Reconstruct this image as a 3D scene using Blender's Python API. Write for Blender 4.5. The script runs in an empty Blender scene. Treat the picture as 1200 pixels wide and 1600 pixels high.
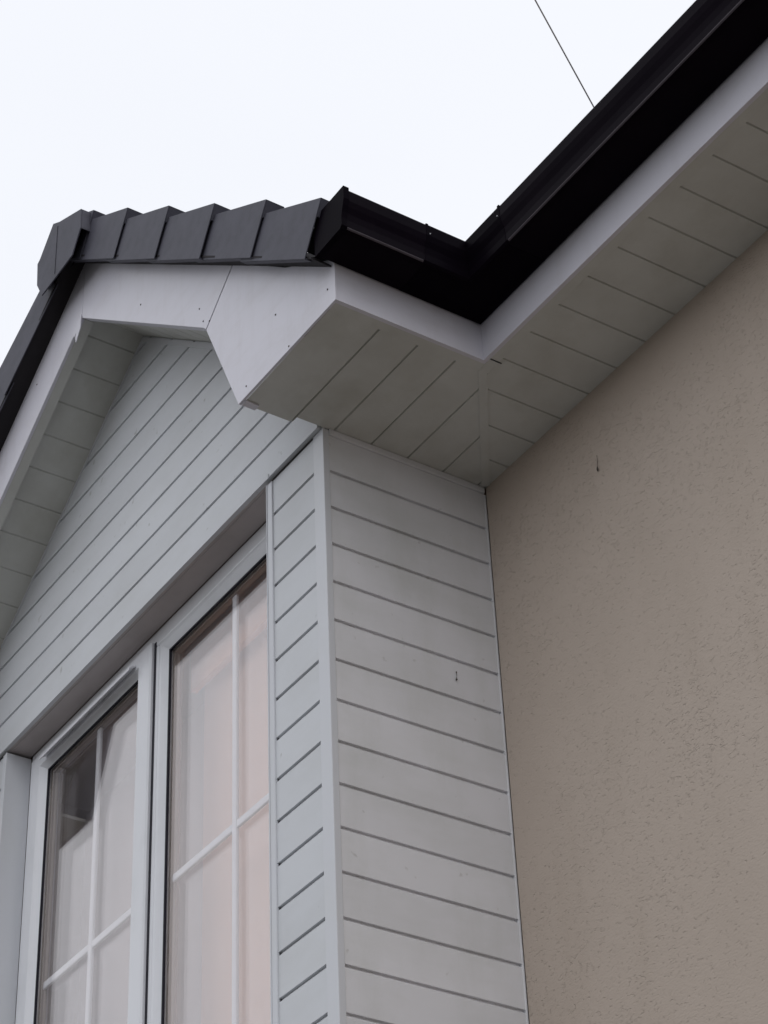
import bpy, bmesh, math, random
from mathutils import Vector, Matrix
random.seed(4)
sc = bpy.context.scene
C = sc.collection
GZ = 4.9                      # height of the eaves soffit above the ground

# ---------------------------------------------------------------- camera
cam_d = bpy.data.cameras.new('camera'); cam = bpy.data.objects.new('camera', cam_d); C.objects.link(cam)
r = Vector((0.5483733, 0.8353635, -0.0381388)); dn = Vector((-0.5216192, 0.3060566, -0.7963936)); fw = Vector((-0.6536055, 0.4566149, 0.6035750))
m = Matrix.Identity(4)
for i in range(3):
    m[i][0] = r[i]; m[i][1] = -dn[i]; m[i][2] = -fw[i]
m[0][3], m[1][3], m[2][3] = 3.3601526, -2.1906565, -3.2783295 + GZ
cam.matrix_world = m
cam_d.sensor_fit = 'VERTICAL'; cam_d.sensor_height = 24; cam_d.sensor_width = 18
cam_d.lens = 24 * 3595.35 / 1600
cam_d.clip_start = .05; cam_d.clip_end = 2000
sc.camera = cam

# ---------------------------------------------------------------- sky and light
w = bpy.data.worlds.new('World'); sc.world = w; w.use_nodes = True
nt = w.node_tree; nt.nodes.clear()
N = nt.nodes.new; L = nt.links.new
out = N('ShaderNodeOutputWorld'); bg = N('ShaderNodeBackground'); sky = N('ShaderNodeTexSky')
sky.sky_type = 'NISHITA'; sky.sun_disc = False; sky.sun_elevation = math.radians(55); sky.sun_rotation = math.radians(112)
tc = N('ShaderNodeTexCoord'); mp = N('ShaderNodeMapping'); mp.inputs['Scale'].default_value = (1, 1, 2.2)
ns = N('ShaderNodeTexNoise'); ns.inputs['Scale'].default_value = 1.3; ns.inputs['Detail'].default_value = 3
cr = N('ShaderNodeValToRGB'); cr.color_ramp.elements[0].position = .3; cr.color_ramp.elements[1].position = .72
cr.color_ramp.elements[0].color = (8.95, 9.2, 9.85, 1); cr.color_ramp.elements[1].color = (9.8, 9.95, 10.3, 1)
mx = N('ShaderNodeMixRGB'); mx.inputs[0].default_value = .93
L(tc.outputs['Generated'], mp.inputs[0]); L(mp.outputs[0], ns.inputs['Vector']); L(ns.outputs['Fac'], cr.inputs[0])
L(sky.outputs[0], mx.inputs[1]); L(cr.outputs[0], mx.inputs[2]); L(mx.outputs[0], bg.inputs['Color'])
bg.inputs['Strength'].default_value = .105
L(bg.outputs[0], out.inputs[0])
sd = bpy.data.lights.new('sun', 'SUN'); sun = bpy.data.objects.new('sun', sd); C.objects.link(sun)
sd.energy = .5; sd.angle = math.radians(60); sd.color = (1, .97, .93)
az = math.radians(112)
sun.rotation_euler = Vector((-math.sin(az) * .57, -math.cos(az) * .57, -.82)).to_track_quat('-Z', 'Y').to_euler()
sc.view_settings.view_transform = 'Standard'; sc.view_settings.look = 'None'
sc.view_settings.gamma = 1; sc.view_settings.exposure = 0
sc.cycles.max_bounces = 10; sc.cycles.transparent_max_bounces = 16

# ---------------------------------------------------------------- materials
def mat(name, base, rough=.5, spec=.5, c2=None, nscale=3., stretch=(1, 1, 1), amt=(.45, .75), bump=0, bscale=60., bdist=.001, coat=0):
    M = bpy.data.materials.new(name); M.use_nodes = True
    t = M.node_tree; b = t.nodes['Principled BSDF']
    b.inputs['Roughness'].default_value = rough; b.inputs['Specular IOR Level'].default_value = spec
    b.inputs['Base Color'].default_value = (*base, 1); b.inputs['Coat Weight'].default_value = coat
    co = t.nodes.new('ShaderNodeTexCoord')
    if c2:
        mp = t.nodes.new('ShaderNodeMapping'); mp.inputs['Scale'].default_value = stretch
        n = t.nodes.new('ShaderNodeTexNoise'); n.inputs['Scale'].default_value = nscale; n.inputs['Detail'].default_value = 7; n.inputs['Roughness'].default_value = .62
        rp = t.nodes.new('ShaderNodeValToRGB'); rp.color_ramp.elements[0].position = amt[0]; rp.color_ramp.elements[1].position = amt[1]
        rp.color_ramp.elements[0].color = (*base, 1); rp.color_ramp.elements[1].color = (*c2, 1)
        t.links.new(co.outputs['Object'], mp.inputs[0]); t.links.new(mp.outputs[0], n.inputs['Vector'])
        t.links.new(n.outputs['Fac'], rp.inputs[0]); t.links.new(rp.outputs[0], b.inputs['Base Color'])
    if bump:
        n2 = t.nodes.new('ShaderNodeTexNoise'); n2.inputs['Scale'].default_value = bscale; n2.inputs['Detail'].default_value = 4
        bp = t.nodes.new('ShaderNodeBump'); bp.inputs['Strength'].default_value = bump; bp.inputs['Distance'].default_value = bdist
        t.links.new(co.outputs['Object'], n2.inputs['Vector']); t.links.new(n2.outputs['Fac'], bp.inputs['Height'])
        t.links.new(bp.outputs[0], b.inputs['Normal'])
    return M

def cladding_mat(name, base, dirt, board=.1, z0=0., axis='Z'):
    """uPVC board: a faint tone for each board, soft dirt, dust in patches"""
    M = mat(name, base, .42, .35, dirt, 4.2, (.7, .7, 1.6), (.42, .8), .25, 3.2, .012)
    t = M.node_tree; b = t.nodes['Principled BSDF']
    src = b.inputs['Base Color'].links[0].from_socket
    co = [n for n in t.nodes if n.type == 'TEX_COORD'][0]
    sp = t.nodes.new('ShaderNodeSeparateXYZ'); t.links.new(co.outputs['Object'], sp.inputs[0])
    a = t.nodes.new('ShaderNodeMath'); a.operation = 'MULTIPLY_ADD'; a.inputs[1].default_value = 1 / board; a.inputs[2].default_value = -z0 / board
    t.links.new(sp.outputs[axis], a.inputs[0])
    f = t.nodes.new('ShaderNodeMath'); f.operation = 'FLOOR'; t.links.new(a.outputs[0], f.inputs[0])
    wn = t.nodes.new('ShaderNodeTexWhiteNoise'); wn.noise_dimensions = '1D'; t.links.new(f.outputs[0], wn.inputs['W'])
    mr = t.nodes.new('ShaderNodeMapRange'); mr.inputs['To Min'].default_value = .955; mr.inputs['To Max'].default_value = 1.02
    t.links.new(wn.outputs['Value'], mr.inputs['Value'])
    mm = t.nodes.new('ShaderNodeMixRGB'); mm.blend_type = 'MULTIPLY'; mm.inputs[0].default_value = 1
    t.links.new(src, mm.inputs[1]); t.links.new(mr.outputs[0], mm.inputs[2]); 
    # small specks of grime
    n3 = t.nodes.new('ShaderNodeTexNoise'); n3.inputs['Scale'].default_value = 34; n3.inputs['Detail'].default_value = 2
    r3 = t.nodes.new('ShaderNodeValToRGB'); r3.color_ramp.elements[0].position = .70; r3.color_ramp.elements[1].position = .80
    r3.color_ramp.elements[0].color = (1, 1, 1, 1); r3.color_ramp.elements[1].color = (.72, .71, .68, 1)
    t.links.new(co.outputs['Object'], n3.inputs['Vector']); t.links.new(n3.outputs['Fac'], r3.inputs[0])
    m3 = t.nodes.new('ShaderNodeMixRGB'); m3.blend_type = 'MULTIPLY'; m3.inputs[0].default_value = 1
    t.links.new(mm.outputs[0], m3.inputs[1]); t.links.new(r3.outputs[0], m3.inputs[2]); t.links.new(m3.outputs[0], b.inputs['Base Color'])
    return M

def stain(M, col, scale, stretch, lo, hi, strength):
    t = M.node_tree; b = t.nodes['Principled BSDF']; src = b.inputs['Base Color'].links[0].from_socket
    co = [n for n in t.nodes if n.type == 'TEX_COORD'][0]
    mp = t.nodes.new('ShaderNodeMapping'); mp.inputs['Scale'].default_value = stretch; mp.inputs['Location'].default_value = (3.1, 1.7, .4)
    n = t.nodes.new('ShaderNodeTexNoise'); n.inputs['Scale'].default_value = scale; n.inputs['Detail'].default_value = 8; n.inputs['Roughness'].default_value = .65
    r_ = t.nodes.new('ShaderNodeValToRGB'); r_.color_ramp.elements[0].position = lo; r_.color_ramp.elements[1].position = hi
    r_.color_ramp.elements[0].color = (0, 0, 0, 1); r_.color_ramp.elements[1].color = (strength,) * 3 + (1,)
    m_ = t.nodes.new('ShaderNodeMixRGB'); m_.blend_type = 'MULTIPLY'; m_.inputs[2].default_value = (*col, 1)
    t.links.new(co.outputs['Object'], mp.inputs[0]); t.links.new(mp.outputs[0], n.inputs['Vector']); t.links.new(n.outputs['Fac'], r_.inputs[0])
    t.links.new(r_.outputs[0], m_.inputs[0]); t.links.new(src, m_.inputs[1]); t.links.new(m_.outputs[0], b.inputs['Base Color'])
M_clad = cladding_mat('white_board', (.675, .69, .715), (.60, .61, .62), .1, .0019)
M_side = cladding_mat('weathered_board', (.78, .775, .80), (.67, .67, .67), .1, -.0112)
M_trim = mat('white_trim', (.66, .67, .70), .35, .4, (.64, .65, .66), 6, (1, 1, .6), (.5, .8), .2, 8, .004)
M_soff = mat('soffit_board', (.64, .64, .605), .5, .3, (.55, .545, .505), 5, (1, 1, 1), (.4, .75), .2, 9, .004)
M_fasc = mat('fascia_board', (.69, .675, .735), .35, .4, (.62, .60, .64), 5, (1, 1, 2.5), (.5, .8), .25, 5, .006)
M_frame = mat('window_plastic', (.78, .785, .815), .28, .5, (.66, .67, .69), 7, (1, 1, .5), (.5, .85))
M_rub = mat('gasket_rubber', (.022, .021, .03), .6, .2)
M_gut = mat('black_plastic', (.0055, .0034, .0066), .36, .06, (.0085, .0055, .0095), 7, (1, 1, 1), (.4, .8), .3, 7, .003)
M_gut.node_tree.nodes['Principled BSDF'].inputs['IOR'].default_value = 1.22
M_gutf = mat('black_fitting', (.0048, .0032, .0060), .4, .05)
M_gutf.node_tree.nodes['Principled BSDF'].inputs['IOR'].default_value = 1.19
M_cap = mat('charcoal_plastic', (.084, .082, .106), .6, .3, (.060, .060, .077), 14, (1, 1, 1), (.35, .75), .3, 240, .0008)
M_tile = mat('charcoal_tile', (.055, .052, .058), .75, .3, (.09, .085, .08), 9, (1, 1, 1), (.4, .8), .5, 120, .002)
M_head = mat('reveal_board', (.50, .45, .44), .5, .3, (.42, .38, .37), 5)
M_dark = mat('undercloak', (.03, .027, .03), .8, .2)
M_wire = mat('cable_sheath', (.62, .60, .61), .6, .3)
M_nail = mat('nail_rust', (.09, .075, .07), .7, .2)
M_web = mat('cobweb_dust', (.11, .10, .09), .9, .1)
M_room = mat('room_plaster', (.40, .28, .22), .8, .2, (.34, .23, .18), 2)
M_ceil = mat('ceiling_paint', (.52, .37, .30), .8, .2, (.44, .31, .25), 2)
M_curt = mat('curtain_cloth', (.82, .60, .49), .9, .1, (.78, .56, .45), 6, (1, 1, .2))
M_curt2 = mat('brown_curtain_cloth', (.52, .46, .44), .9, .1, (.50, .43, .41), 6, (1, 1, .2))
M_wood = mat('brown_wood', (.80, .40, .22), .5, .4, (.70, .32, .17), 8, (1, 1, 12))
M_gold = mat('spacer_metal', (.36, .31, .27), .45, .4)
M_glint = mat('painted_glint', (.060, .048, .058), .6, .3)  # paler colour standing in for the glint on the gutter's rounded edge
M_brick = mat('lower_render', (.40, .355, .31), .9, .2, (.33, .29, .25), 2, (1, 1, 1), (.4, .8), .6, 90, .003)
M_ground = mat('tarmac', (.085, .083, .08), .9, .2, (.12, .117, .11), 1.5, (1, 1, 1), (.4, .7), .8, 60, .01)
M_lawn = mat('gravel', (.105, .102, .094), .95, .1, (.14, .136, .126), 2, (1, 1, 1), (.4, .7), .9, 40, .03)
M_path = mat('paving', (.22, .21, .19), .9, .2, (.30, .28, .26), 3, (1, 1, 1), (.4, .7), .5, 60, .005)

# textured masonry render: a troweled coat with small worm-like pits
M_wall = mat('textured_render', (.54, .458, .390), .92, .15, (.495, .418, .353), 1.8, (1, 1, 1), (.35, .75))
t = M_wall.node_tree; b = t.nodes['Principled BSDF']; co = [n for n in t.nodes if n.type == 'TEX_COORD'][0]
mp = t.nodes.new('ShaderNodeMapping'); mp.inputs['Scale'].default_value = (.75, 1, 1.35); t.links.new(co.outputs['Object'], mp.inputs[0])
n1 = t.nodes.new('ShaderNodeTexNoise'); n1.inputs['Scale'].default_value = 140; n1.inputs['Detail'].default_value = 3; n1.inputs['Distortion'].default_value = .35
n2 = t.nodes.new('ShaderNodeTexNoise'); n2.inputs['Scale'].default_value = 190; n2.inputs['Detail'].default_value = 3
t.links.new(mp.outputs[0], n1.inputs['Vector']); t.links.new(mp.outputs[0], n2.inputs['Vector'])
pit = t.nodes.new('ShaderNodeValToRGB'); pit.color_ramp.elements[0].position = .27; pit.color_ramp.elements[1].position = .385
pit.color_ramp.elements[0].color = (0, 0, 0, 1); pit.color_ramp.elements[1].color = (1, 1, 1, 1)
nm = t.nodes.new('ShaderNodeTexNoise'); nm.inputs['Scale'].default_value = 3.2; nm.inputs['Detail'].default_value = 2; t.links.new(co.outputs['Object'], nm.inputs['Vector'])
sm = t.nodes.new('ShaderNodeMath'); sm.operation = 'MULTIPLY_ADD'; sm.inputs[1].default_value = .22; sm.inputs[2].default_value = -.122
t.links.new(nm.outputs['Fac'], sm.inputs[0]); sa = t.nodes.new('ShaderNodeMath'); sa.operation = 'ADD'; t.links.new(n1.outputs['Fac'], sa.inputs[0]); t.links.new(sm.outputs[0], sa.inputs[1])
t.links.new(sa.outputs[0], pit.inputs[0])
ad = t.nodes.new('ShaderNodeMath'); ad.operation = 'MULTIPLY_ADD'; ad.inputs[1].default_value = .8
t.links.new(n2.outputs['Fac'], ad.inputs[0]); t.links.new(pit.outputs[0], ad.inputs[2])
a2 = t.nodes.new('ShaderNodeMath'); a2.operation = 'MULTIPLY_ADD'; a2.inputs[1].default_value = .5
t.links.new(n1.outputs['Fac'], a2.inputs[0]); t.links.new(ad.outputs[0], a2.inputs[2])
bp = t.nodes.new('ShaderNodeBump'); bp.inputs['Strength'].default_value = .8; bp.inputs['Distance'].default_value = .0014
t.links.new(a2.outputs[0], bp.inputs['Height']); t.links.new(bp.outputs[0], b.inputs['Normal'])

stain(M_wall, (.80, .78, .74), 2.2, (3.5, 1, .45), .50, .85, .35)
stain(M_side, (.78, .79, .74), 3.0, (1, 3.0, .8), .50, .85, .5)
stain(M_soff, (.74, .72, .66), 4.0, (1.6, 1.6, 1), .50, .82, .55)
stain(M_fasc, (.82, .80, .78), 5.0, (4, 4, .8), .52, .85, .5)
stain(M_cap, (.72, .74, .72), 26, (1, 1, 1), .48, .75, .8)
# glass: clear sheet whose every face mirrors by Schlick's law
M_glass = bpy.data.materials.new('window_glass'); M_glass.use_nodes = True
t = M_glass.node_tree; t.nodes.clear()
o = t.nodes.new('ShaderNodeOutputMaterial'); mxs = t.nodes.new('ShaderNodeMixShader'); tr = t.nodes.new('ShaderNodeBsdfTransparent'); gl = t.nodes.new('ShaderNodeBsdfGlossy')
tr.inputs[0].default_value = (.99, .985, .985, 1); gl.inputs['Roughness'].default_value = .0; gl.inputs['Color'].default_value = (.99, .96, .96, 1)
ge = t.nodes.new('ShaderNodeNewGeometry'); dt = t.nodes.new('ShaderNodeVectorMath'); dt.operation = 'DOT_PRODUCT'
t.links.new(ge.outputs['Normal'], dt.inputs[0]); t.links.new(ge.outputs['Incoming'], dt.inputs[1])
ab = t.nodes.new('ShaderNodeMath'); ab.operation = 'ABSOLUTE'; t.links.new(dt.outputs['Value'], ab.inputs[0])
om = t.nodes.new('ShaderNodeMath'); om.operation = 'SUBTRACT'; om.inputs[0].default_value = 1; t.links.new(ab.outputs[0], om.inputs[1])
pw = t.nodes.new('ShaderNodeMath'); pw.operation = 'POWER'; pw.inputs[1].default_value = 5; t.links.new(om.outputs[0], pw.inputs[0])
ma = t.nodes.new('ShaderNodeMath'); ma.operation = 'MULTIPLY_ADD'; ma.inputs[1].default_value = .957; ma.inputs[2].default_value = .095; t.links.new(pw.outputs[0], ma.inputs[0])
t.links.new(ma.outputs[0], mxs.inputs[0]); t.links.new(tr.outputs[0], mxs.inputs[1]); t.links.new(gl.outputs[0], mxs.inputs[2]); t.links.new(mxs.outputs[0], o.inputs[0])

# ---------------------------------------------------------------- mesh helpers
class MB:
    def __init__(s): s.v = []; s.f = []
    def quad(s, *p):
        n = len(s.v); s.v += [tuple(q) for q in p]; s.f.append(tuple(range(n, n + len(p)))); return s
    def box(s, x0, x1, y0, y1, z0, z1):
        n = len(s.v)
        s.v += [(x0, y0, z0), (x1, y0, z0), (x1, y1, z0), (x0, y1, z0), (x0, y0, z1), (x1, y0, z1), (x1, y1, z1), (x0, y1, z1)]
        s.f += [tuple(n + i for i in q) for q in ((0, 3, 2, 1), (4, 5, 6, 7), (0, 1, 5, 4), (1, 2, 6, 5), (2, 3, 7, 6), (3, 0, 4, 7))]; return s
    def prism(s, poly, a, b, axis='y'):
        """polygon (2-D) extruded from a to b along axis; poly in the two other axes, in xyz order"""
        def P(p, t): return {'y': (p[0], t, p[1]), 'x': (t, p[0], p[1]), 'z': (p[0], p[1], t)}[axis]
        n = len(s.v); k = len(poly)
        s.v += [P(p, a) for p in poly] + [P(p, b) for p in poly]
        s.f.append(tuple(range(n, n + k))); s.f.append(tuple(range(n + 2 * k - 1, n + k - 1, -1)))
        for i in range(k):
            j = (i + 1) % k; s.f.append((n + i, n + k + i, n + k + j, n + j))
        return s
    def loft(s, rings, closed=True, caps=True):
        n = len(s.v); k = len(rings[0])
        for rg in rings: s.v += [tuple(p) for p in rg]
        for a in range(len(rings) - 1):
            for i in range(k if closed else k - 1):
                j = (i + 1) % k; s.f.append((n + a * k + i, n + a * k + j, n + (a + 1) * k + j, n + (a + 1) * k + i))
        if caps:
            s.f.append(tuple(range(n + k - 1, n - 1, -1))); e = n + (len(rings) - 1) * k; s.f.append(tuple(range(e, e + k)))
        return s
    def build(s, name, m, parent=None, bev=0, fix=True, loc=None):
        me = bpy.data.meshes.new(name); me.from_pydata(s.v, [], s.f); me.validate()
        if fix:
            bm = bmesh.new(); bm.from_mesh(me); bmesh.ops.recalc_face_normals(bm, faces=bm.faces); bm.to_mesh(me); bm.free()
        me.materials.append(m)
        o = bpy.data.objects.new(name, me); C.objects.link(o)
        if parent: o.parent = parent
        if loc: o.location = loc
        if bev:
            md = o.modifiers.new('bevel', 'BEVEL'); md.width = bev; md.segments = 2; md.limit_method = 'ANGLE'; md.angle_limit = math.radians(40)
        return o
def tag(o, label, cat, group=None, kind=None):
    o['label'] = label; o['category'] = cat
    if group: o['group'] = group
    if kind: o['kind'] = kind
    return o
def tube(pts, rad, k=8):
    rings = []
    for i, p in enumerate(pts):
        d = (pts[min(i + 1, len(pts) - 1)] - pts[max(i - 1, 0)]).normalized()
        u = d.cross(Vector((0, 0, 1))).normalized(); v = d.cross(u)
        rings.append([p + (u * math.cos(a) + v * math.sin(a)) * rad for a in [2 * math.pi * j / k for j in range(k)]])
    return rings

# ---------------------------------------------------------------- dimensions (z = 0 at the eaves soffit)
D, E, E2, G = .4472, .2706, .3774, -.204
p = .1; Z0 = -.0112; H = .0019
WB = 1.845                       # width of the bay
XM, ZB, ZW = -.8564, .9015, .9322; MR, ML = .82, .69
FM = D - E                       # y of the main fascia face
XL, XR = -5.2, 5.2               # ends of the house
ZG = -GZ
WX0, WX1, WZ0 = -1.600, -.240, -1.42   # window opening

house = bpy.data.objects.new('house', None); C.objects.link(house); house.location = (0, 0, GZ)
tag(house, 'house corner with white clad gabled bay, black gutters, charcoal verge tiles and beige rendered wall', 'house')

# ---------------------------------------------------------------- setting
g = MB(); g.quad((-900, -900, 0), (900, -900, 0), (900, 900, 0), (-900, 900, 0)); o = g.build('ground', M_lawn, fix=False); o['kind'] = 'structure'
g = MB(); g.quad((-60, -22, .004), (60, -22, .004), (60, -16, .004), (-60, -16, .004)); o = g.build('road', M_ground, fix=False); o['kind'] = 'structure'
g = MB(); g.box(-60, 60, -16, -15.88, -.05, .12); g.box(-60, 60, -15.88, -14.2, -.05, .115); o = g.build('pavement', M_path); o['kind'] = 'structure'
g = MB(); g.quad((-.5, -14.2, .008), (6.5, -14.2, .008), (6.5, .44, .008), (-.5, .44, .008)); o = g.build('driveway', M_ground, fix=False); o['kind'] = 'structure'

# ---------------------------------------------------------------- walls
g = MB(); g.box(0.004, XR, D, D + .25, ZG, .16)
g.build('rendered_wall', M_wall, house)['label'] = 'beige textured render wall beside the white bay'
g = MB(); g.box(XL, -WB - .004, D, D + .25, ZG, .16); g.build('rendered_wall', M_wall, house)
g = MB()
g.box(XL, XR, D + 7, D + 7.25, ZG, .16)
for x0, x1 in ((XL, XL + .25), (XR - .25, XR)):
    g.prism([(D + .25, ZG), (D + 7, ZG), (D + 7, .16), (D + 3.6, 2.8), (D + .25, .16)], x0, x1, 'x')
g.build('outer_wall', M_wall, house)
# lower storey of the bay, plain render under the boards
ZC = -2.3
g = MB(); g.box(-WB + .012, -.012, .012, D - .002, ZG, ZC - .01); g.build('bay_base', M_brick, house)

# ---------------------------------------------------------------- shiplap cladding
def rows(ztop, zbot, zk, first_groove):
    """profile rows (offset, z) from top to bottom; grooves at zk - k p below ztop"""
    R = [(0, ztop)]
    z = first_groove
    while z > zbot + .02:
        R += [(0, z), (-.0075, z + .0008), (-.0075, z - .0022), (-.0058, z - .0045), (-.0022, z - .0068), (0, z - .0095)]
        z -= p
    R.append((0, zbot)); return R
def clad_front(g, R, y, lo, hi):
    for (o0, z0), (o1, z1) in zip(R, R[1:]):
        a0, b0, a1, b1 = lo(z0), hi(z0), lo(z1), hi(z1)
        if b0 < a0: b0 = a0 = (a0 + b0) / 2
        if b1 <= a1: continue
        g.quad((a0, y - o0, z0), (b0, y - o0, z0), (b1, y - o1, z1), (a1, y - o1, z1))
# side wall of the bay (faces +x)
g = MB(); R = rows(-.014, ZC, 0, Z0 - p)
for (o0, z0), (o1, z1) in zip(R, R[1:]):
    g.quad((o0, .0155, z0), (o0, D - .004, z0), (o1, D - .004, z1), (o1, .0155, z1))
o = g.build('side_cladding', M_side, house, fix=False); o['label'] = 'weathered white shiplap boards on the bay side'
g = MB()
for (o0, z0), (o1, z1) in zip(R, R[1:]):
    g.quad((-WB - o0, .0155, z0), (-WB - o0, D - .004, z0), (-WB - o1, D - .004, z1), (-WB - o1, .0155, z1))
g.build('side_cladding', M_side, house, fix=False)
# front strips each side of the window
R = rows(-.004, ZC, 0, H - p + .0005)
g = MB(); clad_front(g, R, 0, lambda z: -.2165, lambda z: -.0410); g.build('cladding_strip', M_clad, house, fix=False)
g = MB(); clad_front(g, R, 0, lambda z: -WB + .041, lambda z: WX0 - .0235); g.build('cladding_strip', M_clad, house, fix=False)
# boards under the window
R2 = rows(WZ0 - .03, ZC, 0, H - p * 15)
g = MB(); clad_front(g, R2, 0, lambda z: WX0 - .0235, lambda z: -.2165); g.build('cladding_strip', M_clad, house, fix=False)
# gable boards, standing 12 mm proud of the strips
YG = -.012
rl = lambda z: max(XM - .02 - (ZW - z) / ML, -WB + .004); rr = lambda z: min(XM - .02 + (ZW - z) / MR + .01, -.006)
R3 = [(0, ZW)]; k = 9
while H + k * p > H + .05:
    z = H + k * p
    if z < ZW: R3 += [(0, z), (-.0075, z + .0008), (-.0075, z - .0022), (-.0058, z - .0045), (-.0022, z - .0068), (0, z - .0095)]
    k -= 1
R3.append((0, H))
g = MB(); clad_front(g, R3, YG, rl, rr)
g.quad((-WB + .004, YG, H), (-.006, YG, H), (-.006, YG + .012, H + .001), (-WB + .004, YG + .012, H + .001))
g.quad((-WB + .004, YG + .02, H), (-.006, YG + .02, H), (-.006, YG + .02, ZW * .3), (-WB + .004, YG + .02, ZW * .3))
g.quad((-.006, YG, H), (-.006, YG + .02, H), (-.006, YG + .02, .2), (-.006, YG, .2))
g.build('gable_cladding', M_clad, house, fix=False)
# edging trim of the gable where it meets the sloping soffits
g = MB()
for s, mm in ((-1, ML), (1, MR)):
    L_ = .80 if s < 0 else .70
    n = Vector((-s * -1 * mm, 0, -1)).normalized()
    x0, z0 = XM - .02, ZW + .004; x1, z1 = x0 + s * L_, z0 - mm * L_
    wv = .013
    g.prism([(x0, z0), (x1, z1), (x1 - s * wv * .6, z1 - wv * 1.1), (x0 - s * wv * .1, z0 - wv * 1.4)], YG - .0025, YG + .012)
g.build('gable_trim', M_trim, house)

# ---------------------------------------------------------------- trims
g = MB(); g.box(-.0408, .0012, -.0010, .0153, ZC, .0025); g.build('corner_trim', M_trim, house, .0012)
g = MB(); g.box(-WB - .0025, -WB + .0408, -.0025, .0153, ZC, -.004); g.build('corner_trim', M_trim, house, .0015)
g = MB(); g.box(-.0025, .005, .0155, D - .004, -.0135, .0035); g.build('top_trim', M_side, house, .002)
g = MB(); g.box(-.009, .0016, D - .0042, D + .0005, ZC, -.015); g.build('edge_trim', M_side, house, .001)
g = MB()
g.box(-.2363, -.2167, -.004, .004, WZ0 - .03, -.0045)       # flat nib on the boards
g.box(-.2400, -.2363, -.006, .0695, WZ0, -.0045)            # return into the reveal
g.build('reveal_trim', M_trim, house, .0015)
g = MB(); g.box(WX0 - .0233, WX0 - .004, -.004, .004, WZ0 - .03, -.0045); g.box(WX0 - .004, WX0, -.006, .0695, WZ0, -.0045); g.build('reveal_trim', M_trim, house, .0015)
g = MB(); g.box(WX0 - .02, -.218, YG + .012, .0695, H + .0012, .010); g.build('reveal_head', M_head, house)
g = MB()
g.box(-.229, -.216, -.0135, -.0125, -.001, .012)
g.build('trim_offcut', M_clad, house)

# ---------------------------------------------------------------- window
YF = .070; YS = .058            # faces of the frame and of the opening sash
MX0, MX1 = -.9020, -.8660       # mullion
g = MB()
g.box(WX0 + .001, -.241, YF, YF + .07, -.0435, .0025)                      # head
g.box(WX0 + .001, -.241, YF, YF + .07, WZ0 + .001, WZ0 + .05)             # cill rail
g.box(WX0 + .001, WX0 + .028, YF, YF + .07, WZ0 + .05, -.0435)             # left jamb
g.box(-.285, -.241, YF, YF + .07, WZ0 + .05, -.0435)                       # right jamb
g.box(MX0, MX1 - .018, YF, YF + .07, WZ0 + .05, -.0435)                    # mullion
window = g.build('window', M_frame, house, .004)
g = MB()     # glazing bead round the fixed pane, chamfered towards the glass
def bead(x0, x1, z0, z1, wd, yf, yb):
    for a in (0,):
        ring = lambda i, y: [(x0 + i, y, z0 + i), (x1 - i, y, z0 + i), (x1 - i, y, z1 - i), (x0 + i, y, z1 - i)]
        g.loft([ring(0, yb), ring(0, yf), ring(wd * .35, yf), ring(wd, yf + .012), ring(wd, yb)], True, False)
bead(MX1 - .018, -.285, WZ0 + .05, -.0435, .032, YF + .0015, YF + .03)
g.build('glazing_bead', M_frame, window)
# opening sash
SX0, SX1, SZ0, SZ1 = WX0 + .022, -.9065, WZ0 + .02, -.030
g = MB(); ww = .068
ring = lambda i, y: [(SX0 + i * 1.14, y, SZ0 + i), (SX1 - i * 1.27, y, SZ0 + i), (SX1 - i * 1.27, y, SZ1 - i * .82), (SX0 + i * 1.14, y, SZ1 - i * .82)]
g.loft([ring(0, YF + .012), ring(0, YS + .004), ring(.004, YS), ring(ww * .72, YS), ring(ww * .78, YS + .004), ring(ww, YS + .015), ring(ww, YF + .04)], True, False)
sash = g.build('sash', M_frame, window)
g = MB()
g.box(SX1 - .0005, MX0 + .0045, YF - .0015, YF + .001, SZ0, SZ1 - .001)
g.build('gasket', M_rub, window)
def gasket(x0, x1, z0, z1, y, t=.0042):
    q = MB(); q.box(x0, x0 + t, y, y + .006, z0, z1); q.box(x1 - t, x1, y, y + .006, z0, z1); q.box(x0 + t, x1 - t, y, y + .006, z0, z0 + t); q.box(x0 + t, x1 - t, y, y + .006, z1 - t, z1)
    return q.build('gasket', M_rub, window)
PX = (SX0 + ww * 1.14, SX1 - ww * 1.27, SZ0 + ww, SZ1 - ww * .82)
FX = (MX1 - .018 + .032, -.285 - .032, WZ0 + .05 + .032, -.0435 - .032)
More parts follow.
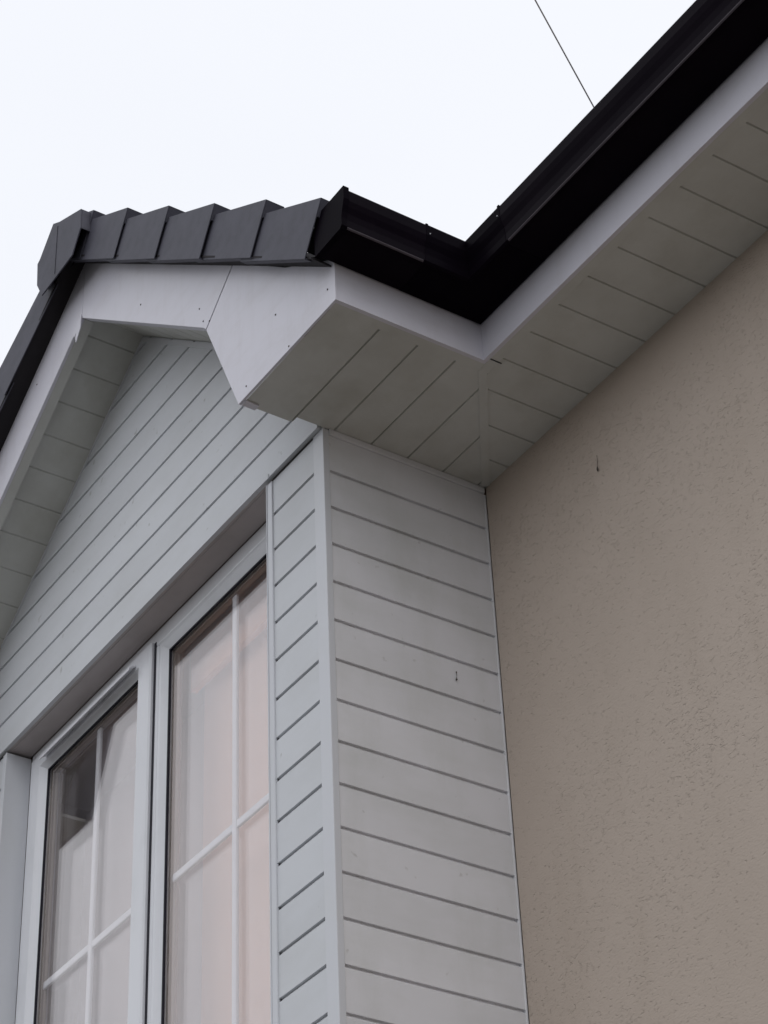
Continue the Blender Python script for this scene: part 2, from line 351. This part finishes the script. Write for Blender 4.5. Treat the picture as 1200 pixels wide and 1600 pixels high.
for (x0, x1, z0, z1), yg in ((PX, YS + .020), (FX, YF + .016)):
    gasket(x0, x1, z0, z1, yg - .005)
    g = MB(); g.box(x0 + .0005, x1 - .0005, yg + .002, yg + .006, z0 + .0005, z1 - .0005); g.build('glass_pane', M_glass, window)
    g = MB(); g.box(x0 + .0005, x1 - .0005, yg + .0222, yg + .0262, z0 + .0005, z1 - .0005); g.build('glass_pane', M_glass, window)
    # spacer round the sealed unit
    g = MB(); t_ = .011
    for bx in ((x0 + .0005, x0 + t_, z0, z1), (x1 - t_, x1 - .0005, z0, z1), (x0 + t_, x1 - t_, z0, z0 + t_), (x0 + t_, x1 - t_, z1 - t_, z1)):
        g.box(bx[0], bx[1], yg + .0065, yg + .0215, bx[2], bx[3])
    g.build('spacer', M_gold, window)
    xc = (x0 + x1) / 2 + (.028 if x0 > -1 else .010); zc = -.716
    g = MB(); g.box(xc - .010, xc + .010, yg + .009, yg + .018, z0 + .011, z1 - .011); g.build('glazing_bar', M_frame, window, .003)
    g = MB(); g.box(x0 + .011, xc - .010, yg + .0095, yg + .0175, zc - .010, zc + .010); g.box(xc + .010, x1 - .011, yg + .0095, yg + .0175, zc - .010, zc + .010); g.build('glazing_bar', M_frame, window, .003)
# drip rail over the sash
g = MB(); x0, x1 = -1.482, -.982
g.prism([(YS - .0005, -.056), (YS - .021, -.068), (YS - .0225, -.079), (YS - .0190, -.079), (YS - .0180, -.072), (YS - .0005, -.061)], x0, x1, 'x')
g.build('drip_rail', M_frame, window, .0015)
# cill
g = MB(); g.prism([(-.045, WZ0 - .028), (-.045, WZ0 - .012), (YF + .02, WZ0), (YF + .02, WZ0 - .028)], WX0 - .02, -.22, 'x'); g.build('sill', M_frame, window, .002)
# room behind the glass
g = MB(); x0, x1, y0, y1, z0, z1 = -1.78, -.06, YF + .075, 3.6, -2.5, .12
g.quad((x0, y1, z0), (x1, y1, z0), (x1, y1, z1), (x0, y1, z1)); g.quad((x0, y0, z0), (x0, y1, z0), (x0, y1, z1), (x0, y0, z1)); g.quad((x1, y0, z0), (x1, y1, z0), (x1, y1, z1), (x1, y0, z1)); g.quad((x0, y0, z0), (x1, y0, z0), (x1, y1, z0), (x0, y1, z0))
for a, b_, c_, d_ in ((x0, WX0 + .02, z0, z1), (-.26, x1, z0, z1), (WX0 + .02, -.26, z0, WZ0 + .03), (WX0 + .02, -.26, -.03, z1)):
    g.quad((a, y0, c_), (b_, y0, c_), (b_, y0, d_), (a, y0, d_))
g.build('room_wall', M_room, house, fix=False)
g = MB(); g.quad((x0, y0, .0), (x1, y0, .0), (x1, y1, .0), (x0, y1, .0)); g.build('room_ceiling', M_ceil, house, fix=False)

def curtain(x0, x1, y, amp, mt):
    g = MB(); n = 60; pr_ = []
    for i in range(n + 1):
        t_ = i / n; pr_.append((x0 + (x1 - x0) * t_, y + amp * math.sin(t_ * 29 + math.sin(t_ * 11))))
    for (a, b_), (c_, d_) in zip(pr_, pr_[1:]): g.quad((a, b_, -2.2), (c_, d_, -2.2), (c_, d_, -.06), (a, b_, -.06))
    return g.build('curtain', mt, house, fix=False)
curtain(-.90, -.20, YF + .14, .0012, M_curt)
g = MB(); g.box(-.895, -.215, YF + .0965, YF + .115, -.150, -.020); g.build('curtain_rail', M_wood, house, .002)
curtain(-1.70, -.92, YF + .22, .002, M_curt2)
# ---------------------------------------------------------------- soffits
def soffit_x(g, x0, x1, ya, yb, z, start, pitch=.1):
    """boards running in y between ya(x) and yb(x); joints every pitch in x"""
    xs = [x0]; x = start
    while x < x1 - .004:
        if x > x0 + .004: xs += [x - .0025, x, x + .0025]
        x += pitch
    xs.append(x1)
    for a, b_ in zip(xs, xs[1:]):
        dz = [0, 0]
        for i, q in enumerate((a, b_)):
            if abs(((q - start + pitch / 2) % pitch) - pitch / 2) < 1e-5 and q not in (x0, x1): dz[i] = .006
        g.quad((a, ya(a), z + dz[0]), (a, yb(a), z + dz[0]), (b_, yb(b_), z + dz[1]), (b_, ya(b_), z + dz[1]))
ZS = .004
LX = .034                         # width of the fascia's return leg underneath
# mitre line runs from (E2, FM) to (0, D)
mit = lambda x: FM + (E2 - x) / E2 * (D - FM)
g = MB(); soffit_x(g, 0.004, XR, lambda x: (FM + .012) if x >= E2 - .001 else mit(x), lambda x: D + .01, ZS, .1965 - .1017 * 3, .1017)
g.build('soffit', M_soff, house, fix=False)
g = MB()
ys = [G + .008]; y = -.0709; st = y
while y < D - .01:
    ys += [y - .0025, y, y + .0025]; y += .0992
ys.append(D); ys = sorted(ys + [FM + .0121])
for a, b_ in zip(ys, ys[1:]):
    fz = lambda q: ZS + (.006 if abs(((q - st + .0496) % .0992) - .0496) < 1e-5 and q not in (ys[0], ys[-1]) else 0)
    hx = lambda q: E2 - .011 if q <= FM + .012 else max(.004, E2 * (D - q) / (D - FM))
    g.quad((-.02 if b_ < .0 else .0, a, fz(a)), (hx(a), a, fz(a)), (hx(b_), b_, fz(b_)), (-.02 if b_ < .0 else .0, b_, fz(b_)))
g.build('soffit', M_soff, house, fix=False)
# left hand side, the mirror image
mx_ = lambda x: -WB - x
g = MB(); g.box(XL, -WB - E2 + .03, FM + .03, D + .01, ZS, ZS + .01); g.box(-WB - E2 + .03, -WB - .004, G + .008, D + .01, ZS, ZS + .01)
g.build('soffit', M_soff, house)
g = MB()      # flat cover strip along the mitre
d = Vector((-E2, D - FM, 0)).normalized(); nn = Vector((-d.y, d.x, 0)) * .010
a = Vector((E2 - .012, FM + .006, 0)); b_ = Vector((.012, D - .006, 0))
g.prism([(a.x + nn.x, a.y + nn.y), (b_.x + nn.x, b_.y + nn.y), (b_.x - nn.x, b_.y - nn.y), (a.x - nn.x, a.y - nn.y)], .0015, .0038, 'z')
g.build('mitre_strip', M_soff, house)
g = MB(); g.box(E2 + .010, E2 + .0122, FM + .010, FM + .040, -.0012, .0005); g.build('mitre_gap', M_rub, house)
# small gaps at the board ends
# sloping soffits under the verge
def slope_soffit(s, mm, length):
    g = MB(); ln = math.hypot(1, mm); xs = [0]; q = .055
    while q < length: xs += [q - .0025, q, q + .0025]; q += .1
    xs.append(length)
    def P(q, y, up):
        t_ = q / ln; return (XM - .02 * 0 + s * t_ - .009, y, ZW - mm * t_ + up)
    for a, b_ in zip(xs, xs[1:]):
        f = lambda q: .006 if abs(((q - .055 + .05) % .1) - .05) < 1e-5 and 0 < q < length else 0
        g.quad(P(a, G + .008, f(a)), P(b_, G + .008, f(b_)), P(b_, YG + .004, f(b_)), P(a, YG + .004, f(a)))
    g.build('verge_soffit', M_soff, house, fix=False)
slope_soffit(-1, ML, 1.62); slope_soffit(1, MR, 1.30)

# ---------------------------------------------------------------- fascias, bargeboards, box ends
g = MB(); g.prism([(FM, 0), (FM, .19), (FM + .010, .19), (FM + .010, 0)], E2, XR, 'x'); g.build('fascia', M_fasc, house)
g = MB(); g.prism([(E2, 0.0004), (E2, .19), (E2 - .010, .19), (E2 - .010, 0.0004)], G + .0056, FM + .0098, 'y'); g.build('fascia', M_fasc, house)
g = MB(); g.box(E2 - LX, XR, FM + .0103, FM + LX, .0006, .0035); g.build('fascia_return', M_soff, house, .0006)
g = MB(); g.box(E2 - LX, E2 - .0103, G + .006, FM + .0100, .0006, .0035); g.build('fascia_return', M_soff, house, .0006)
g = MB(); g.box(XL, -WB - E2, FM, FM + .01, 0, .19); g.build('fascia', M_fasc, house)
g = MB(); g.box(-WB - E2, -WB - E2 + .01, G + .0095, FM + .0005, 0, .19); g.build('fascia', M_fasc, house)
YB = G                             # front face of bargeboards
HB = .222
# right bargeboard, apex to seam
seam_b = (-.1735, .3400 - .0005); seam_t = (-.0547, .4400)
ts = (-.0547, ZB - MR * (-.0547 - XM) + HB)
g = MB(); g.prism([(XM + .0008, ZB), (-.1925, ZB - MR * (-.1925 - XM)), (-.1775, .3415), (-.0515, .4535), (-.0515, .50), (XM + .0008, ZB + HB)], YB, YB + .009)
g.prism([(XM + .0008, ZB), (-.1925, ZB - MR * (-.1925 - XM)), (-.1925 + .004, ZB - MR * (-.1925 - XM) + .006), (XM + .0008 , ZB + .008)], YB + .009, YB + .028)
barge_r = g.build('bargeboard', M_fasc, house, .0012)
g = MB(); g.prism([(-.185, .352), (-.165, .332), (-.04, .445), (-.06, .462)], YB + .010, YB + .012); g.build('joint_backing', M_rub, house)
g = MB(); g.prism([(XM - .0008, ZB + .0), (XM - .0008, ZB + HB), (-1.672 - .12, ZB - ML * (.12 + 1.672 + XM) + HB), (-1.672, ZB - ML * (1.672 + XM))], YB, YB + .009)
barge_l = g.build('bargeboard', M_fasc, house, .0012)
g = MB(); g.prism([(XM - .0008, ZB), (XM - .0008, ZB + .008), (-1.672, ZB - ML * (1.672 + XM) + .008), (-1.672, ZB - ML * (1.672 + XM))], YB + .009, YB + .036); g.build('verge_return', M_soff, house)
# box end on the right: spear shaped panel
g = MB()
g.prism([(-.0250, .0015), (seam_b[0], .3345), (-.0460, .4480), (.1800, .2500), (E2 + .0003, .115), (E2 + .0003, .0)], YB - .0010, YB + .0055)
g.prism([(-.0250, .0015), (-.0215, -.0015), (-.004, -.0015), (-.004, .003), (-.020, .0035)], YB + .0055, YB + .040)
box_r = g.build('box_end', M_fasc, house, .0006)
g = MB()
g.prism([(mx_(-.0250), .0015), (mx_(-.1735), .335), (mx_(-.0480), .4740), (mx_(.18), .25), (mx_(E2), .115), (mx_(E2), .0)], YB - .0035, YB + .0055)
g.build('box_end', M_fasc, house, .0012)
g = MB(); g.prism([(-WB + .004, .0045), (-WB + .004, .262), (-2.205, .0045)], -.006, -.001); g.build('box_cheek', M_soff, house)
g = MB(); g.prism([(-.0075, .0045), (-.0075, .225), (.262, .0045)], -.0005, .004); g.build('box_cheek', M_soff, house)
# torn joint cover hanging at the apex
g = MB(); g.prism([(XM + .001, ZB + .012), (XM + .0005, ZB - .036), (-.8795, .8290), (-.8835, .8500), (-.8810, .8670), (-.8905, .8560), (-.8965, .8700), (-.8960, .8830), (-.8800, .9000)], YB - .0035, YB - .0012)
g.build('joint_cover', M_fasc, house)
for par, pts in ((barge_r, [(-.5145, .6827), (-.2095, .4304), (-.1900, .3760)]), (box_r, [(.137, .1424), (.3485, .0505), (.0095, .0289), (.19, .010), (-.1590, .3520)]), (barge_l, [(-1.12, .86)])):
    for (nx, nz) in pts:
        yy = YB - (.0010 if par is box_r else 0)
        g = MB(); k = 8
        rg = lambda rr_, y: [(nx + rr_ * math.cos(2 * math.pi * i / k), y, nz + rr_ * math.sin(2 * math.pi * i / k)) for i in range(k)]
        g.loft([rg(.0024, yy - .0001), rg(.0022, yy - .0010), rg(.0011, yy - .0015)]); g.build('nail_head', M_nail, par)

# ---------------------------------------------------------------- gutters
PROF = [(0, .104), (.004, .100), (.088, .100), (.098, .103), (.1025, .109), (.1025, .128), (.105, .145), (.110, .160), (.1135, .175), (.1135, .203), (.1115, .207), (.1035, .207), (.1035, .203), (.1105, .2025), (.1105, .176), (.107, .162), (.102, .146), (.0995, .129), (.0995, .111), (.096, .106), (.088, .103), (.006, .103), (.003, .106), (.003, .196), (0, .196)]
def prof(grow=0): return [(a + (grow if a > .05 else 0), z + (-grow if z < .12 else (grow if z > .19 else 0))) for a, z in PROF]
YE = -.2495                        # open end of the bay gutter
def gx(xa, xb, pr): return [[(xa(a), FM - .0005 - a, z) for a, z in pr], [(xb(a), FM - .0005 - a, z) for a, z in pr]]
pr = prof()
g = MB(); g.loft(gx(lambda a: .60, lambda a: XR, pr)); main_g = g.build('gutter', M_gut, house)
g = MB(); g.loft([[(E2 + .0005 + a, YE, z) for a, z in pr], [(E2 + .0005 + a, -.022, z) for a, z in pr]]); bay_g = g.build('gutter', M_gut, house)
pf = prof(.0008)
g = MB(); g.loft([[(E2 + .0005 + a, -.040, z) for a, z in pf], [(E2 + .0005 + a, FM - .0005 - a, z) for a, z in pf], [(.618, FM - .0005 - a, z) for a, z in pf]])
g.box(E2 + .1110, E2 + .1140, -.040, -.034, .205, .2095)
g.box(.612, .618, FM - .1150, FM - .1115, .205, .2095)
g.build('gutter_angle', M_gutf, house)
g = MB(); g.prism([(E2 + .0005 + a, z) for a, z in [(-.001, .097), (.099, .099), (.105, .106), (.105, .128), (.108, .145), (.113, .160), (.1165, .175), (.1165, .210), (-.001, .210)]], YE - .004, YE + .010); g.build('stop_end', M_gutf, house)
g = MB(); g.box(XL, -WB - E2 - .1, FM - .11, FM, .1, .2); g.build('gutter', M_gut, house)
g = MB(); g.box(-WB - E2 - .11, -WB - E2, YE, FM - .11, .1, .2); g.build('gutter', M_gut, house)
# clips inside the lip
for x in (.612,): 
    g = MB(); g.box(x - .001, x + .001, FM - .1170, FM - .1155, .179, .1812); g.build('gutter_clip', M_trim, house)
g = MB(); g.box(E2 + .1155, E2 + .1170, -.033, -.031, .179, .1812); g.build('gutter_clip', M_trim, house)
def glint_ring(t_, f_): return [f_(t_, FM - .0005 - a, z) for a, z in ((.1000, .1022), (.1016, .1034), (.1030, .1054), (.1031, .1072), (.1015, .1050), (.1000, .1036))]  # thin strip added on the gutter's lower front edge to draw its highlight
g = MB(); g.loft([glint_ring(.625, lambda x, y, z: (x, y, z)), glint_ring(XR, lambda x, y, z: (x, y, z))]); g.build('glint_strip', M_glint, main_g)
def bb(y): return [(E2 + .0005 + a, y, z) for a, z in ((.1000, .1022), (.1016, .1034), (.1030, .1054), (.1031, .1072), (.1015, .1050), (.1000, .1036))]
g = MB(); g.loft([bb(YE + .012), bb(-.045)]); g.build('glint_strip', M_glint, bay_g)

# ---------------------------------------------------------------- roofs
def tiles(name, origin, up, side, n_up, n_side, gauge=.30, wd=.295, clip=None):
    """courses of flat tiles, each tilted over the one below; up = unit vector up the slope, side = along the eaves"""
    g = MB(); nrm = side.cross(up).normalized()
    if nrm.z < 0: nrm = -nrm
    for i in range(n_up):
        for j in range(n_side):
            sh = .5 * wd if i % 2 else 0
            a = origin + up * (i * gauge) + side * (j * wd + sh - wd * .5 + .0015)
            q = side * (wd - .003); l_ = up * (gauge + .06)
            if clip and not clip(a + q * .5 + l_ * .5): continue
            base = nrm * .022
            g.loft([[a + base, a + q + base, a + q + base + nrm * .014, a + base + nrm * .014], [a + l_ , a + q + l_, a + q + l_ + nrm * .012, a + l_ + nrm * .012]])
    return g.build(name, M_tile, house)
um = Vector((0, 1, .75)).normalized()
rf0 = Vector((0, FM - .055, .178))
tiles('main_roof', Vector((XL - .1, rf0.y, rf0.z)), um, Vector((1, 0, 0)), 16, 36)
ub = Vector((0, -1, .75)).normalized(); ry = D + 3.6
tiles('rear_roof', Vector((XL - .1, 2 * ry - rf0.y, rf0.z)), ub, Vector((1, 0, 0)), 16, 36)
mainz = lambda y: rf0.z + .75 * (y - rf0.y)
ur = Vector((-1, 0, MR)).normalized(); ul = Vector((1, 0, ML)).normalized()
tiles('bay_roof', Vector((.432, -.068, .127)), ur, Vector((0, 1, 0)), 6, 7, clip=lambda c: c.z > mainz(c.y) - .25 and c.x > XM)
tiles('bay_roof', Vector((-2.28, -.068, .127)), ul, Vector((0, 1, 0)), 7, 7, clip=lambda c: c.z > mainz(c.y) - .25 and c.x < XM + .02)
# main ridge
g = MB(); zr = mainz(ry)
g.prism([(ry - .13, zr - .03), (ry - .07, zr + .07), (ry + .07, zr + .07), (ry + .13, zr - .03)], XL - .1, XR + .1, 'x'); g.build('ridge_tile', M_tile, house, .005)
# roof boarding that closes the bay roof and holds the undercloak
YC = -.262
def rake(x): return (ZB - MR * (x - XM)) if x > XM else (ZB - ML * (XM - x))
g = MB()
OV = .150
g.prism([(XM, ZB + OV + .052), (.366, rake(.366) + OV + .052), (.366, rake(.366) + OV + .058), (XM, ZB + OV + .060)], YC + .006, .9)
g.prism([(XM, ZB + OV + .052), (-2.24, rake(-2.24) + OV + .052), (-2.24, rake(-2.24) + OV + .060), (XM, ZB + OV + .060)], YC + .006, .9)
g.build('undercloak', M_dark, house)
# verge units, right rake.  local origin at the lower bottom front corner
def cap_mesh(s, mm, name):
    """s = +1: the unit falls to the right; returns object whose origin is the unit's lower bottom corner"""
    Lx = .285
    B = (0, 0); T = (s * .0720, .1225); UB = (-s * Lx, mm * Lx); UT = (s * .0720 - s * .278, .1225 + .278 * mm * .83)
    f = [B, T, UT, UB]                      # front outline at the lower end proud, upper end tucked in
    tk = .003
    def Y(pt): 
        t_ = abs(pt[0] - (B[0] if pt in (B, UB) else T[0])) / Lx
        return .009 * t_
    g = MB()
    fr = [(q[0], Y(q), q[1]) for q in f]; bk = [(q[0], Y(q) + tk, q[1]) for q in f]
    g.loft([fr, bk])
    # top return
    def strip(p0, p1, dep, nx, nz):
        a = [(p0[0], Y(p0) + tk, p0[1]), (p1[0], Y(p1) + tk, p1[1]), (p1[0] - nx, Y(p1) + tk, p1[1] - nz), (p0[0] - nx, Y(p0) + tk, p0[1] - nz)]
        b = [(q[0], q[1] + dep, q[2]) for q in a]
        g.loft([a, b])
    strip(T, UT, .046, s * .0018, .0030)
    if s > 0: strip(B, UB, .016, -s * .0018, -.0030)
    # hooded lower edge
    a = [(B[0], tk, B[1]), (T[0], tk, T[1]), (T[0] - s * .004, tk, T[1] + .001), (B[0] - s * .004, tk, B[1] + .001)]
    a2 = [(T[0], tk, T[1]), (T[0] - s * .0035, tk, T[1] + .0005), (T[0] - s * .0245, tk, T[1] - .038), (T[0] - s * .0210, tk, T[1] - .0385)]
    g.loft([a2, [(q[0], q[1] + .042, q[2]) for q in a2]])
    # raised rib along the lower edge of the face
    return g.build(name, M_cap, house, .0011)
c0 = cap_mesh(1, .80, 'verge_cap')
P0 = Vector((-.5664, YC, .8580)); stp = Vector((.2290, 0, -.1865))
c0.location = P0
for k_ in range(1, 5):
    c = c0.copy(); C.objects.link(c); c.parent = house; c.location = P0 + stp * k_ + Vector((random.uniform(-.002, .002), random.uniform(-.001, .001), random.uniform(-.002, .002)))
c = c0.copy(); C.objects.link(c); c.parent = house; c.location = P0 - stp * .92 + Vector((0, .004, 0))
cl = cap_mesh(-1, .68, 'verge_cap')
Q0 = Vector((-1.2050, YC, .8580)); qs = Vector((-.247, 0, -.170))
cl.location = Q0
for k_ in (1, 2, 3, 4):
    c = cl.copy(); C.objects.link(c); c.parent = house; c.location = Q0 + qs * k_
# ridge end plate and the bay's ridge tile
HX = [(-.728, 1.162), (-.862, 1.226), (-.992, 1.170), (-.985, 1.084), (-.948, 1.0175), (-.870, 1.0190), (-.768, 1.0225), (-.726, 1.089)]
g = MB()
g.prism(HX, -.285, -.281)
ins = lambda f_: [(-.862 + (a + .862) * f_, 1.11 + (z - 1.11) * f_) for a, z in HX]
top = [HX[7], HX[0], HX[1], HX[2], HX[3]]
inn = [(-.862 + (a + .862) * .975, 1.11 + (z - 1.11) * .975) for a, z in top]
g.prism(top + inn[::-1], -.281, -.235)
rc = g.build('ridge_end_cap', M_cap, house, .0015)
g = MB(); g.box(-.8712, -.8698, -.2862, -.2848, 1.036, 1.215); g.build('cap_seam', M_rub, rc)
g = MB()
inn2 = [(-.862 + (a + .862) * .95, 1.11 + (z - 1.11) * .95) for a, z in top]
for y0 in (-.236, .20, .64):
    g.prism([(a, z) for a, z in inn2] + [(-.862 + (a + .862) * .86, 1.10 + (z - 1.11) * .86) for a, z in inn2][::-1], y0, y0 + .43)
g.build('ridge_tile', M_tile, house, .003)

# ---------------------------------------------------------------- the cable over the roof and small marks
anchor = Vector((1.1176, .1850, .3000 - .02)); 
def ray(px, py, t_):
    u = (px - 600) / 3595.35; v = (py - 800) / 3595.35
    return Vector(m.translation) + (fw + r * u + dn * v) * t_
def hit(px, py):   # meet the main roof plane
    o_ = Vector((3.3601526, -2.1906565, -3.2783295)); d_ = fw + r * ((px - 600) / 3595.35) + dn * ((py - 800) / 3595.35)
    n_ = Vector((0, -.75, 1)); q = (Vector((0, rf0.y, rf0.z + .04)) - o_).dot(n_) / d_.dot(n_); return o_ + d_ * q
A = hit(966, 237); A.z += GZ
# it leaves the eaves towards a pole on the street side, passing high over the camera
r1 = fw + r * ((928 - 600) / 3595.35) + dn * ((166 - 800) / 3595.35); r2 = fw + r * ((837 - 600) / 3595.35) + dn * ((0 - 800) / 3595.35)
oc = Vector(m.translation); ty, tz = -24 - oc.y, 7.4 - oc.z
dd = r1.y * r2.z - r2.y * r1.z
al, be = (ty * r2.z - r2.y * tz) / dd, (r1.y * tz - ty * r1.z) / dd
far = oc + r1 * al + r2 * be
pts = []
for i in range(41):
    t_ = i / 40; q = A.lerp(far, t_); q.z += .9 * t_ * t_; pts.append(q)
g = MB(); g.loft(tube(pts, .0016))
e_ = A + Vector((0, 0, -.03)); g.loft(tube([e_, A + Vector((0, 0, .004))], .004))
o = g.build('overhead_cable', M_wire)
tag(o, 'thin grey telephone cable running up into the sky from behind the black gutter', 'cable')
# a strand of cobweb on the wall and one on the cladding
def strand(name, pts, rads, label, cat):
    g = MB(); rings = []
    for p_, rr_ in zip(pts, rads):
        rings.append([(p_[0] + rr_ * .75 * math.cos(a), p_[1] + rr_ * .75 * math.sin(a), p_[2] + GZ) for a in [2 * math.pi * j / 6 for j in range(6)]])
    g.loft(rings); o = g.build(name, M_web); tag(o, label, cat); return o
strand('cobweb', [(.4065, D - .003, -.176), (.4060, D - .003, -.190), (.4045, D - .0035, -.205), (.4045, D - .004, -.212), (.4040, D - .004, -.216), (.4040, D - .003, -.219)], [.0006, .0007, .0008, .0026, .0028, .0008], 'tiny dark cobweb strand with a blob at its end on the beige wall', 'cobweb')
strand('cobweb', [(.002, .3262, -.545), (.003, .3258, -.549), (.003, .3262, -.552), (.002, .3266, -.558), (.003, .3248, -.564), (.004, .3246, -.568), (.002, .3246, -.571)], [.0008, .0020, .0008, .0006, .0010, .0030, .0010], 'tiny dark cobweb strand stuck on the white side boards of the bay', 'cobweb')
